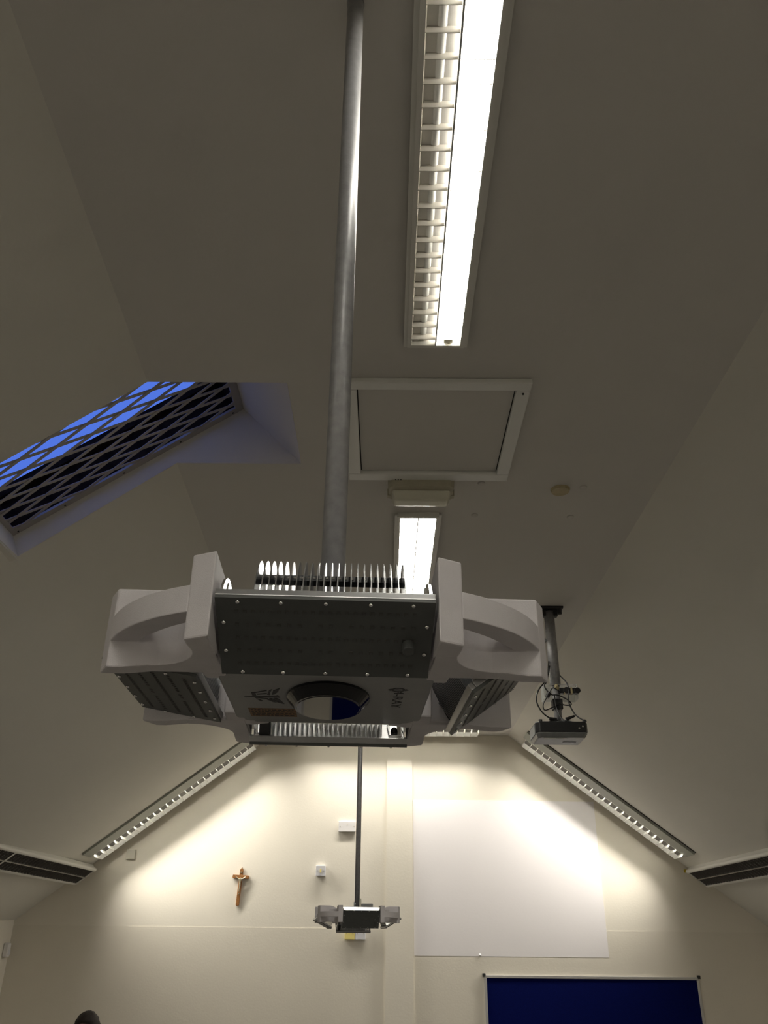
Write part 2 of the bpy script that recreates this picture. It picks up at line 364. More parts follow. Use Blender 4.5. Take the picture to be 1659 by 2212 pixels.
# ------------------------------------------------------------ wall washing strips
def strip(label, origin, xdir, L, down):
    """origin: start point on the ceiling face at y of the louvre centre; runs along xdir; opening towards down"""
    xd = Vector(xdir).normalized(); dn = Vector(down).normalized(); yd = Vector((0, 1, 0)); up = -dn
    # local axes: x along length, y towards the wall, z up (into the ceiling)
    if xd.cross(yd).dot(up) < 0: xd = -xd; origin = Vector(origin) - xd*L
    mx = Matrix((( xd.x, yd.x, up.x), (xd.y, yd.y, up.y), (xd.z, yd.z, up.z)))
    t = thing('strip_light', label, 'ceiling light', origin, mx.to_euler())
    pr, pc = .045, .024
    obj('cover_plate', B(-.03, L+.03, -.30, -.10, -pc, 0), 'fitgrey', t)
    obj('painted_gap_shade', B(-.03, L+.03, -.312, -.301, -.004, -.0005), 'dark', t)  # dark strip painted as the shade along the plate edge
    bm = bmesh.new(); box(bm, 0, L, -.10, -.096, -pc-.001, 0); box(bm, 0, L, .104, .108, -pr, 0); box(bm, 0, L, -.10, .108, -.004, 0)
    box(bm, -.006, 0, -.10, .108, -pr, 0); box(bm, L, L+.006, -.10, .108, -pr, 0); obj('housing', bm, 'white', t)
    bm = bmesh.new(); quad(bm, (0, .103, -pr), (L, .103, -pr), (L, .085, -.010), (0, .085, -.010)); obj('reflector', bm, 'wallwhite', t)
    obj('lit_tube', CY((.01, -.078, -.0105), (L-.01, -.078, -.0105), .006, n=12), 'glow_strip', t, smooth=True)
    obj('shade_baffle', B(0, L, -.045, .086, -.0095, -.006), 'slopealu', t)  # added dark sheet: hides the tube and paints shade into the cells
    n = 25
    for k in range(n+1):
        x = L*k/n
        obj('louvre_blade', B(x-.0020, x+.0020, -.094, .102, -pr-.001, -.014), 'wallwhite', t)
    ld = bpy.data.lights.new('strip_lamp', 'AREA'); ld.shape = 'RECTANGLE'; ld.size = L-.04; ld.size_y = .05; ld.energy = STRIP_W*L/1.55; ld.color = (1.0, .95, .85); ld.spread = STRIP_SPREAD
    lo = bpy.data.objects.new('strip_lamp', ld); C.objects.link(lo); lo.parent = t; lo.location = (L/2, 0, -pr-.008); lo.rotation_euler = (STRIP_TILT, 0, 0)
    return t
YS = 7.745
sl = math.hypot(1, K)
strip('horizontal louvred strip light on the flat ceiling against the end wall', (-.76, YS, W(H)), (1, 0, 0), 1.60, (0, 0, -1))
strip('sloping louvred strip light lighting the end wall on the right', (1.275, YS, W(zr(1.275))), (1, 0, -K), 1.27*sl, (-K, 0, -1))
xs = -1.235
strip('sloping louvred strip light lighting the end wall above the crucifix', (xs, YS, W(zl(xs, YS))), (-1, 0, -K), 1.27*sl, (K, 0, -1))

# ------------------------------------------------------------ emergency light and small ceiling fittings
em = thing('emergency_light', 'aged cream bulkhead emergency light beside the loft hatch', 'emergency light', (.137, 3.10, W(H)))
bm = bmesh.new(); r8 = [(-.14, -.045), (-.125, -.065), (.125, -.065), (.14, -.045), (.14, .055), (.13, .065), (-.13, .065), (-.14, .055)]
prism(bm, [(x, y, 0) for x, y in r8], [(x*.97, y*.92, -.05) for x, y in r8]); obj('base', bm, 'old', em, bevel=.003)
bm = bmesh.new(); prism(bm, [(-.125, -.03, -.05), (.125, -.03, -.05), (.125, .075, -.05), (-.125, .075, -.05)], [(-.112, .0, -.085), (.112, .0, -.085), (.112, .06, -.085), (-.112, .06, -.085)]); obj('diffuser', bm, 'old2', em, bevel=.008)
for k in range(3): obj('indicator', CY((-.108+.011*k, -.0645, -.022), (-.108+.011*k, -.0675, -.0225), .003, n=8), 'black', em)
obj('end_clip', B(-.142, -.128, .02, .045, -.052, -.02), 'old', em); obj('end_clip', B(.128, .142, .02, .045, -.052, -.02), 'old', em)
bm = CY((0, 0, 0), (0, 0, -.012), .042, .038, n=28); o = obj('round_cover_plate', bm, 'beige', loc=(.739, 3.15, W(H))); tag(o, 'round beige cover plate on the flat ceiling', 'cover plate')
for k, (x, y) in enumerate(((.834, 3.128), (.834, 3.41), (.395, 3.10), (.394, 3.40))):
    bm = bmesh.new(); dome(bm, (0, 0, 0), .016, (0, 0, -1), n=12, m=4, flat=.5)
    o = obj('ceiling_plug', bm, 'ceil', loc=(x, y, W(H)), smooth=True)
    tag(o, ['small white plug just right of the round beige cover plate', 'small white plug below and right of the round cover plate', 'small white plug beside the corner of the loft hatch frame', 'small white plug right of the second louvred light end'][k], 'plug')

# ------------------------------------------------------------ hanging four-panel unit
fin_me = None; screw_me = None
def make_fin():
    bm = bmesh.new(); n = 14; pts = [(.006, .012)]
    for k in range(n+1):
        a = math.pi*(1-k/n); pts.append((.056+.05*math.cos(a), .014+.092*math.sin(a)**.8))
    pts.append((.106, .012))
    prism(bm, [(-.0006, y, z) for y, z in pts], [(.0006, y, z) for y, z in pts]); return finish(bm, 'fin', 'fin')
def panel(root, o, a, zi, t, knob=False, detail=True):
    """o = outward direction in the unit's plan; a, zi = inner edge; t = tilt of the panel"""
    global fin_me, screw_me
    o = Vector((o[0], o[1], 0)); ey = o*math.cos(t) + Vector((0, 0, math.sin(t))); ez = -o*math.sin(t) + Vector((0, 0, math.cos(t))); ex = ey.cross(ez)
    mx = Matrix(((ex.x, ey.x, ez.x, o.x*a), (ex.y, ey.y, ez.y, o.y*a), (ex.z, ey.z, ez.z, zi), (0, 0, 0, 1)))
    p = obj('light_panel', B(-.113, .113, 0, .112, 0, .004), 'plate', root); p.matrix_local = mx
    bm = bmesh.new()
    for b in ((-.1135, .1135, -.0006, .006, .004, .013), (-.1135, .1135, .106, .1126, .004, .013), (-.1135, -.107, .006, .106, .004, .013), (.107, .1135, .006, .106, .004, .013)): box(bm, *b)
    box(bm, -.107, .107, .006, .106, .008, .0125)
    obj('panel_frame', bm, 'frame', p, bevel=.001)
    bm = bmesh.new()
    for r, yy in enumerate((.018, .037, .056, .075, .094)):
        n = 22 if r % 2 == 0 else 18
        for k in range(n):
            x = -.092+.184*k/(n-1)
            if r % 2 and 7 <= k <= 10 and k in (7, 10): continue
            box(bm, x-.0021, x-.0013, yy-.0022, yy+.0022, -.0006, 0); box(bm, x+.0013, x+.0021, yy-.0022, yy+.0022, -.0006, 0)
            box(bm, x-.0013, x+.0013, yy+.0010, yy+.0022, -.0006, 0)
    c = obj('light_chips', bm, 'chip', p); c['kind'] = 'stuff'
    if screw_me is None:
        bm = bmesh.new(); dome(bm, (0, 0, 0), .0026, (0, 0, -1), n=10, m=3, flat=1.1); screw_me = finish(bm, 'screw', 'chrome', True)
    for x, y in [(x, y) for x in (-.09, -.046, 0, .046, .09) for y in (.005, .107)] + [(x, y) for x in (-.106, .106) for y in (.037, .078)]:
        s = link_mesh('screw', screw_me, p); s.location = (x, y, 0)
    if fin_me is None: fin_me = make_fin()
    for k in range(23):
        fn = link_mesh('fin', fin_me, p); fn.location = (-.083+.159*k/22, 0, 0)
    bm = B(-.086, .079, .053, .061, .088, .097); obj('driver_bar', bm, 'black', p)
    bm = bmesh.new()
    for k in range(22): box(bm, -.0785+.159*k/22, -.0765+.159*k/22, .0524, .0616, .091, .094)
    c = obj('driver_contacts', bm, 'chrome', p); c['kind'] = 'stuff'
    for s in (-1, 1):
        bm = bmesh.new(); n = 16; pts = [(.008, .010)] + [(.056+.046*math.cos(math.pi*(1-k/n)), .02+.052*math.sin(math.pi*(1-k/n))) for k in range(n+1)] + [(.104, .010)]
        prism(bm, [(s*.1085, y, z) for y, z in pts], [(s*.1115, y, z) for y, z in pts]); obj('end_flange', bm, 'chrome', p)
        obj('pivot_hub', CY((s*.1115, .056, .030), (s*.1165, .056, .030), .012, n=18), 'cast', p, smooth=False)
        bm = bmesh.new(); box(bm, min(s*.088, s*.1055), max(s*.088, s*.1055), .012, .10, .0125, .0155); box(bm, min(s*.1035, s*.1055), max(s*.1035, s*.1055), .012, .10, .0155, .036); obj('end_bracket', bm, 'chrome', p)
        bm = bmesh.new(); dome(bm, (s*.096, .034, .0155), .0055, (0, 0, 1), n=12, m=5, flat=1.4); obj('dome_nut', bm, 'bezel', p, smooth=True)
    obj('cable_gland', B(-.101, -.086, .01, .04, .0126, .045), 'black', p)
    if knob:
        obj('sensor_knob', CY((-.088, .052, 0), (-.088, .052, -.012), .0068, n=24), 'plate', p, bevel=.001)
    return p
def corner(root, qx, qy):
    m2 = lambda p: (p[0]*qx, p[1]*qy, p[2])
    R = .284
    def bracket(swap):
        ti, to = math.sqrt(R*R-.116**2), math.sqrt(R*R-.143**2)
        prof = lambda tp: [(.085, .006)] + [(u, .002+.0045*math.sin((u-.10)/.11*math.pi)) for u in (.11, .13, .15, .17, .19, .21)] + [(.23, 0), (tp, 0), (tp, .094), (.185, .094), (.165, .090), (.135, .076), (.085, .070)]
        A = [(.116, u, z) for u, z in prof(ti)]; D = [(.143, u, z) for u, z in prof(to)]
        if swap: A = [(y, x, z) for x, y, z in A]; D = [(y, x, z) for x, y, z in D]
        bm = bmesh.new(); prism(bm, [m2(p) for p in A], [m2(p) for p in D]); return bm
    c = obj('corner_casting', bracket(False), 'cast', root, bevel=.0022)
    obj('casting_cheek', bracket(True), 'cast', c, bevel=.0022)
    bm = bmesh.new(); arc = []
    for k in range(9):
        a = -math.pi/2 - k/8*math.pi/2; arc.append((.2+.058*math.cos(a), .2+.058*math.sin(a)))
    pts = [(.118, .118), (.2, .118)] + arc + [(.118, .2)]
    prism(bm, [m2((x, y, .003)) for x, y in pts], [m2((x, y, .074)) for x, y in pts]); obj('corner_web', bm, 'cast', c, bevel=.001)
    a0, a1 = math.asin(.1425/R), math.pi/2-math.asin(.1425/R)
    bm = bmesh.new(); n = 12; prev = None
    for k in range(n+1):
        a = a0+(a1-a0)*k/n; e = (math.cos(a), math.sin(a)); bul = .004*math.sin(math.pi*k/n)
        ring = [bm.verts.new(m2((e[0]*r, e[1]*r, z))) for r, z in ((R-.026, .030), (R+bul, .030), (R+bul, .060), (R-.026, .060))]
        if prev:
            for i in range(4): bm.faces.new((prev[i], prev[(i+1) % 4], ring[(i+1) % 4], ring[i]))
        else: bm.faces.new(ring)
        prev = ring
    bm.faces.new(prev[::-1]); obj('arched_tie', bm, 'cast', c, bevel=.0012)
def unit(label, x, y, z0, yaw_, spec, group=None, lip=False):
    root = thing('hanging_light_unit', label, 'light unit', (x, y, W(z0)), (0, 0, yaw_), group)
    # central housing: bevelled octagon plate with raised centre
    bm = bmesh.new(); h, c = .128, .026
    oc = [(-h+c, -h), (h-c, -h), (h, -h+c), (h, h-c), (h-c, h), (-h+c, h), (-h, h-c), (-h, -h+c)]
    prism(bm, [(px, py, .004) for px, py in oc], [(px*.86, py*.86, .040) for px, py in oc]); obj('housing', bm, 'body', root, bevel=.003)
    bm = bmesh.new(); prism(bm, [(px*.80, py*.80, .040) for px, py in oc], [(px*.62, py*.62, .074) for px, py in oc]); obj('housing_cap', bm, 'cast', root, bevel=.003)
    for qx in (-1, 1):
        for qy in (-1, 1): corner(root, qx, qy)
    for o, a, zi, t, kn in spec: panel(root, o, a, zi, t, kn)
    if lip:  # lip added and angled to return the ceiling light as a glint
        a_, z_ = .250, .066
        bm = bmesh.new(); prism(bm, [(-.105, -a_, z_), (.105, -a_, z_), (.113, -a_+.0076, z_+.017), (-.113, -a_+.0076, z_+.017)], [(-.105, -a_+.004, z_-.001), (.105, -a_+.004, z_-.001), (.113, -a_+.0116, z_+.016), (-.113, -a_+.0116, z_+.016)])
        obj('glint_lip', bm, 'lipmetal', root)
    # mirrored lens in black bezel
    bm = bmesh.new(); n = 48; prev = None
    rings = [(.0525, .077, -.015, .0045), (.0525, .077, -.015, .001), (.0505, .074, -.0145, -.001), (.0425, .063, -.010, -.0085), (.0405, .060, -.010, -.0085)]
    for rx, ry, cy_, z in rings:
        ring = [bm.verts.new((.001+rx*math.cos(2*math.pi*k/n), cy_+ry*math.sin(2*math.pi*k/n), z)) for k in range(n)]
        if prev:
            for k in range(n): bm.faces.new((prev[k], prev[(k+1) % n], ring[(k+1) % n], ring[k]))
        prev = ring
    bm.faces.new(prev); dm = obj('lens_bezel', bm, 'bezel', root, smooth=False)
    bm = bmesh.new(); prism(bm, [(.001+.0405*math.cos(2*math.pi*k/n), -.010+.060*math.sin(2*math.pi*k/n), -.0085) for k in range(n)], [(.001+.0395*math.cos(2*math.pi*k/n), -.010+.059*math.sin(2*math.pi*k/n), -.0092) for k in range(n)])
    obj('mirror_disc', bm, 'mirror', dm)
    bm = bmesh.new(); cyl(bm, (-.052, -.02, 0), (-.0525, -.0, -.0005), .0008, n=6); bm.free()
    # printed bird emblem: beak line, swept wing bars, tail fan
    bm = bmesh.new(); ze, zt = .004, .0036
    def flat(*pts): prism(bm, [(p[0], p[1], ze) for p in pts], [(p[0], p[1], zt) for p in pts])
    flat((-.105, -.0125), (-.090, -.0155), (-.070, -.016), (-.062, -.022), (-.0605, -.010), (-.073, -.0105), (-.090, -.011))
    flat((-.0945, -.033), (-.090, -.034), (-.0895, -.018), (-.0945, -.017))
    flat((-.090, -.034), (-.0745, -.045), (-.0745, -.0415), (-.090, -.0305))
    flat((-.088, -.0265), (-.0755, -.031), (-.0755, -.0265), (-.088, -.0225))
    flat((-.0755, -.0235), (-.0715, -.045), (-.0675, -.049), (-.0705, -.036), (-.0720, -.0215))
    flat((-.0695, -.0245), (-.0665, -.044), (-.0575, -.056), (-.0610, -.038), (-.0665, -.0255))
    flat((-.0925, -.0095), (-.0755, -.0055), (-.0755, -.0025), (-.0915, -.0065))
    flat((-.091, -.003), (-.086, .010), (-.083, .0085), (-.0875, -.001))
    flat((-.0775, .000), (-.0705, .013), (-.0665, .0145), (-.0725, .000))
    flat((-.0745, -.006), (-.0655, .0135), (-.0625, .0150), (-.0690, -.004), (-.0720, -.0065))
    flat((-.0685, -.0075), (-.0615, .017), (-.0565, .0215), (-.0620, -.003), (-.0650, -.0075))
    e = obj('bird_emblem', bm, 'print', root)
    # badge and lettering turned a quarter, reading away from the lens
    me = text_mesh('4-RAY', .0210); me.materials.append(M['print'])
    tx = link_mesh('lettering', me, root); tx.matrix_local = Matrix.Translation((.0880, -.012, .0038)) @ Matrix.Rotation(math.pi, 4, 'X') @ Matrix.Rotation(-math.pi/2, 4, 'Z') @ Matrix.Diagonal((1.45, .85, 1, 1))
    bm = bmesh.new(); n = 24
    for (ro, ri) in ((1.0, .72),):
        for k in range(n):
            a, b = 2*math.pi*k/n, 2*math.pi*(k+1)/n
            P_ = lambda t_, s: (.087+.0085*s*math.cos(t_), -.0585+.0085*s*math.sin(t_))
            q = [P_(a, ro), P_(b, ro), P_(b, ri), P_(a, ri)]; flat(*q)
    flat((.0745, -.0585), (.0785, -.0630), (.0785, -.0540)); flat((.0995, -.0585), (.0955, -.0540), (.0955, -.0630))
    flat((.0835, -.0600), (.0905, -.0600), (.0905, -.0570), (.0835, -.0570))
    obj('badge', bm, 'print', root)
    obj('sticker', B(-.106, -.043, .047, .090, .0035, .0041), 'orange', root)
    bm = bmesh.new()
    for r in range(4):
        x = -.103
        while x < -.048:
            wd = random.uniform(.002, .006); box(bm, x, min(x+wd, -.046), .052+.0095*r, .056+.0095*r, .0033, .0036); x += wd+.0018
    c = obj('sticker_print', bm, 'print', root); c['kind'] = 'stuff'
    # hanger: pole, joint, cap box
    top = H - z0
    obj('pole', CY((0, 0, .10), (0, 0, top-.004), .0168, n=32), 'pole', root, smooth=True)
    obj('swivel_joint', (lambda bm: (cyl(bm, (0, 0, .085), (0, 0, .104), .012, n=16), cyl(bm, (-.02, 0, .108), (.02, 0, .108), .014, n=16), box(bm, -.02, .12, -.012, .012, .080, .086), bm)[-1])(bmesh.new()), 'pole', root)
    obj('ceiling_collar', CY((0, 0, top-.004), (0, 0, top), .0185, n=28), 'pole', root)
    obj('top_box', B(-.075, .105, -.045, .045, .070, .0925), 'body', root, bevel=.002)
    obj('control_pod', B(.03, .10, -.03, .03, .0925, .112), 'body', root, bevel=.003)
    obj('cable_tab', B(.012, .024, -.03, -.028, .085, .14), 'old2', root)
    return root
unit('large grey four panel light unit on a pole nearest the camera', -.076, 1.06, .268, .049,
     [((0, -1), .163, -.0105, .468, True), ((1, 0), .172, -.013, .633, False), ((0, 1), .160, -.021, .39, False), ((-1, 0), .150, -.001, .174, False)])
unit('small distant four panel light unit hanging in front of the end wall sockets', -.183, 5.9, .093, .15,
     [((0, -1), .195, -.032, 1.08, True), ((1, 0), .172, -.030, .50, False), ((0, 1), .170, -.055, .60, False), ((-1, 0), .170, -.035, .45, False)], lip=True)

# ------------------------------------------------------------ projector on its pole
pj = thing('projector', 'black and silver projector hanging on a grey pole by the right slope', 'projector', (.943, 4.6, W(.96)))
zc = H-.96
obj('ceiling_plate', (lambda bm: (box(bm, -.06, .075, -.05, .05, zc-.012, zc), cyl(bm, (.055, -.03, zc-.012), (.055, -.03, zc-.045), .012, n=10), box(bm, -.05, .045, -.02, .02, zc-.05, zc-.012), bm)[-1])(bmesh.new()), 'blackm', pj, bevel=.002)
obj('pole', CY((.0, 0, .315), (-.002, 0, zc-.02), .0295, n=24), 'pole', pj, smooth=True)
obj('lower_pole', CY((-.0, 0, .12), (-.0, 0, .33), .021, n=20), 'pole', pj, smooth=True)
obj('clamp_knuckle', (lambda bm: (cyl(bm, (0, -.03, .20), (0, .03, .20), .026, n=16), box(bm, -.027, .027, -.026, .026, .18, .235), bm)[-1])(bmesh.new()), 'blackm', pj)
obj('clamp_bolt', CY((0, -.04, .29), (0, -.02, .31), .012, n=12), 'beige', pj)
bm = bmesh.new(); box(bm, -.075, .115, -.03, .05, .312, .316); box(bm, -.075, -.07, -.03, .05, .235, .312); box(bm, .11, .115, -.03, .05, .235, .312); box(bm, -.075, .115, .046, .05, .235, .312); obj('cable_tray', bm, 'smoke', pj)
obj('plug_adapter', (lambda bm: (box(bm, .012, .10, -.045, -.015, .262, .292), cyl(bm, (.11, -.05, .277), (.11, -.01, .277), .017, n=14), cyl(bm, (.05, -.052, .277), (.05, -.03, .277), .018, n=14), bm)[-1])(bmesh.new()), 'black', pj, bevel=.002)
for x in (.035, .072): obj('socket_band', B(x, x+.010, -.047, -.013, .260, .294), 'beige', pj)
# spider mount arms
bm = bmesh.new()
for a in range(4):
    an = math.pi/4+a*math.pi/2
    e = Vector((math.cos(an)*.085, math.sin(an)*.075, .100)); cyl(bm, (0, 0, .125), e, .007, n=8); cyl(bm, e, e-Vector((0, 0, .012)), .012, n=10)
obj('spider_mount', bm, 'frame', pj)
# body, upside down: black upper case, silver shell tapering below
bm = bmesh.new(); b0 = [(-.128, -.11), (.120, -.11), (.134, -.085), (.134, .11), (-.145, .11), (-.145, -.085)]
prism(bm, [(x, y, .035) for x, y in b0], [(x, y, .092) for x, y in b0]); obj('case', bm, 'black', pj, bevel=.006)
bm = bmesh.new(); prism(bm, [(x, y, .035) for x, y in b0], [(x*.90, y*.90+.010, .010) for x, y in b0]); obj('lid', bm, 'projgrey', pj, bevel=.006)
obj('vent_line', B(-.10, .02, -.078, -.073, .008, .012), 'white', pj); obj('vent_slot', B(.02, .09, .02, .05, .008, .012), 'black', pj)
obj('side_panel', B(-.1475, -.144, -.07, .09, .030, .08), 'projgrey', pj)
obj('lens', CY((.06, .105, .06), (.06, .125, .06), .025, n=24), 'lens', pj)
for x in (.085, .105): obj('audio_port', CY((x, -.112, .055+.01*(x > .1)), (x, -.1095, .055+.01*(x > .1)), .005, n=10), 'chrome', pj)
for x in (-.115, .12): obj('foot', CY((x, -.09, .092), (x, -.09, .104), .010, n=12), 'black', pj)
yb = -.118
for pts, r in (
   ([(-.03, -.03, .42), (-.055, -.05, .34), (-.11, -.07, .27), (-.125, -.07, .21), (-.10, -.07, .15), (-.05, -.05, .118), (-.01, -.03, .115)], .0038),
   ([(-.03, -.02, .45), (-.05, -.04, .34), (-.07, -.045, .30), (-.04, -.045, .255), (.0, -.045, .25), (.05, -.045, .225), (.07, -.04, .20), (.04, -.03, .198), (.0, -.03, .21)], .0036),
   ([(.028, -.01, .37), (.055, -.04, .32), (.06, -.05, .27), (.055, -.05, .21), (.075, -.06, .15), (.10, -.08, .115), (.13, -.10, .094)], .0036),
   ([(-.02, -.045, .25), (-.015, -.05, .18), (.0, -.07, .12), (.02, -.10, .094)], .0036),
   ([(-.055, -.05, .245), (-.085, -.05, .20), (-.08, -.05, .165), (-.03, -.04, .185), (.0, -.03, .20)], .0030),
   ([(-.055, -.05, .25), (-.03, -.06, .285), (-.005, -.06, .275), (.02, -.05, .262)], .0030)):
    obj('cable', tubepath(pts, r), 'black', pj, smooth=True)
obj('cable_plug', CY((-.062, -.05, .235), (-.048, -.05, .262), .012, n=12), 'black', pj)
obj('cable_plug', CY((-.06, -.055, .117), (-.02, -.05, .115), .009, n=12), 'black', pj)
obj('cable_plug', CY((.03, -.05, .115), (.08, -.05, .135), .010, .006, n=12), 'black', pj)

# ------------------------------------------------------------ things on the end wall
o = obj('projection_square', B(.245, 1.895, YW-.004, YW+.002, W(-.118), W(1.14)), 'screenpaint', wall_end); o['label'] = 'smooth white painted projection square'
def board(name, label, x0, x1, z0, z1, m='blue', fr=.022):
    t = thing(name, label, 'board', ((x0+x1)/2, YW-.003, W(z0))); w2 = (x1-x0)/2; h = z1-z0
    obj('felt_panel' if m == 'blue' else 'panel', B(-w2+fr*.6, w2-fr*.6, -.012, 0, fr*.6, h-fr*.6), m, t)
    for a in ((-w2, w2, h-fr, h), (-w2, w2, 0, fr), (-w2, -w2+fr, fr, h-fr), (w2-fr, w2, fr, h-fr)): obj('frame_rail', B(a[0], a[1], -.018, 0, a[2], a[3]), 'alframe', t, bevel=.003)
    for sx in (-1, 1):
        for z in (0, h): obj('corner_cap', B(sx*w2-.013, sx*w2+.013, -.021, 0, z-.013, z+.013), 'blackm', t, bevel=.004)
board('pin_board', 'navy blue felt pin board with aluminium frame on the end wall', .829, 2.625, -1.455, -.255)
board('pin_board', 'lower blue pin board seen only as a reflection in the mirrored disc', -.55, .78, -1.62, -.80)
board('whiteboard', 'pale whiteboard seen only as a reflection in the mirrored disc', -1.45, -.80, -1.55, -.75, m='greyplastic')
def box_fitting(name, label, cat, x, z, wd, h, d, m, screws=True, extra=None):
    t = thing(name, label, cat, (x, YW-.0005, W(z)))
    obj('back_box', B(-wd/2, wd/2, -d, 0, -h/2, h/2), m, t, bevel=.003)
    obj('face_plate', B(-wd/2-.0005, wd/2+.0005, -d-.004, -d, -h/2-.0005, h/2+.0005), m, t, bevel=.002)
    if screws:
        for s in (-1, 1): obj('screw', CY((s*(wd/2-.014), -d-.004, 0), (s*(wd/2-.014), -d-.0055, 0), .0035, n=8), 'old', t)
    if extra: obj(extra[0], B(*extra[1]), extra[2], t)
    return t
box_fitting('isolator_switch', 'small square white switch right of the crucifix', 'switch', -.573, .535, .083, .083, .035, 'greyplastic', extra=('toggle', (-.006, .006, -.044, -.038, -.016, .016), 'yellow'))
box_fitting('double_socket', 'wide white blanking plate beside the distant pole', 'socket', -.352, .905, .152, .086, .020, 'plastic', extra=('indicator', (-.004, .004, -.026, -.023, .014, .022), 'old2'))
box_fitting('call_point', 'small pale yellow box below the distant unit', 'switch', -.305, .045, .083, .090, .03, 'yellow', extra=('key_hole', (-.006, .006, -.0375, -.034, .018, .030), 'black'))
box_fitting('single_switch', 'small lilac white box beside the yellow one below the distant unit', 'switch', -.212, .045, .083, .090, .03, 'greyplastic')
box_fitting('thermostat', 'flat cream blanking box near the top left of the end wall', 'box', -2.268, .655, .078, .082, .024, 'thermo', screws=False, extra=('lower_lip', (-.034, .034, -.030, -.024, -.040, -.034), 'old'))
# crucifix
cr = thing('crucifix', 'small wooden crucifix with a pale metal figure on the wall', 'crucifix', (-1.287, YW-.001, W(.25)))
cr.rotation_euler = (0, math.radians(3.0), 0)
bm = bmesh.new(); hw = .0145
pts = [(-hw, .008), (-hw*.6, 0), (hw*.6, 0), (hw, .008), (hw, .285), (hw*.9, .292), (.004, .304), (0, .314), (-.004, .304), (-hw*.9, .292), (-hw, .285)]
prism(bm, [(x, 0, z) for x, z in pts], [(x, -.017, z) for x, z in pts]); obj('upright', bm, 'wood', cr, bevel=.003)
bm = bmesh.new(); pts = [(-.070, .218), (.070, .218), (.074, .232), (.070, .246), (-.070, .246), (-.074, .232)]
prism(bm, [(x, 0, z) for x, z in pts], [(x, -.018, z) for x, z in pts]); obj('crossbar', bm, 'wood', cr, bevel=.003)
sk_pts = [(0, .208), (0, .180), (.003, .150), (.001, .128), (-.001, .108), (-.022, .218), (-.048, .236), (.022, .218), (.048, .236), (0, .218), (0, .226)]
edges = [(0, 1), (1, 2), (2, 3), (3, 4), (0, 5), (5, 6), (0, 7), (7, 8), (0, 9), (9, 10)]
rad = [.0085, .008, .0065, .005, .004, .0045, .003, .0045, .003, .0045, .0075]
me = bpy.data.meshes.new('figure'); me.from_pydata([(x, -.026, z) for x, z in sk_pts], edges, []); me.materials.append(M['brass'])
fg = link_mesh('figure', me, cr); md = fg.modifiers.new('skin', 'SKIN')
for i, v in enumerate(me.skin_vertices[0].data): v.radius = (rad[i], rad[i])
me.skin_vertices[0].data[1].use_root = True
fg.modifiers.new('smooth', 'SUBSURF').levels = 1; fg.modifiers['smooth'].render_levels = 2
obj('title_plate', B(-.008, .008, -.020, -.016, .262, .274), 'brass', cr)
obj('foot_rest', B(-.006, .006, -.026, -.016, .092, .102), 'brass', cr)
# movement sensors in the side wall corners
def sensor(label, x, z, sx, y=7.9):
    t = thing('motion_sensor', label, 'sensor', (x, y, W(z)))
    obj('shell', B(min(0, sx*.045), max(0, sx*.045), -.03, .03, -.055, .055), 'plastic', t, bevel=.012)
    obj('lens_window', B(min(sx*.040, sx*.0465), max(sx*.040, sx*.0465), -.022, .022, -.035, .005), 'greyplastic', t, bevel=.002)
sensor('small white motion sensor on the left wall corner', XL, -.105, 1)
sensor('small white motion sensor at the right edge of the end wall', XR, .06, -1, 7.85)
o = obj('yellow_tab', B(-.018, .018, -.003, 0, -.015, .012), 'yellowtab', loc=(2.65, YW-.0005, W(.565))); tag(o, 'small yellow tab under the right slope light', 'tab')
bm = bmesh.new(); dome(bm, (0, 0, 0), .010, (0, -1, 0), n=10, m=4); o = obj('wall_knob', bm, 'plastic', loc=(.804, YW-.004, W(-.108)), smooth=True); tag(o, 'tiny white knob at the foot of the projection square', 'knob')

# ------------------------------------------------------------ seated person at the far end, only the top of the head in view
px_, py_ = -1.835, 6.0
ch = thing('chair', 'grey plastic chair under the seated dark haired person', 'chair', (px_, py_, 0))
obj('seat', B(-.21, .21, -.20, .20, .43, .455), 'chair', ch, bevel=.012)
bm = bmesh.new(); box(bm, -.20, .20, .19, .215, .55, .86); obj('backrest', bm, 'chair', ch, bevel=.012)
for sx in (-1, 1):
    obj('leg', CY((sx*.18, -.17, .43), (sx*.20, -.20, 0), .011, n=10), 'frame', ch, smooth=True)
    obj('leg', CY((sx*.18, .20, .70), (sx*.20, .22, 0), .011, n=10), 'frame', ch, smooth=True)
pe = thing('person', 'seated person with short dark hair, only the top of the head in view', 'person', (px_, py_, .51)); pe.scale = (.93, .93, .93)
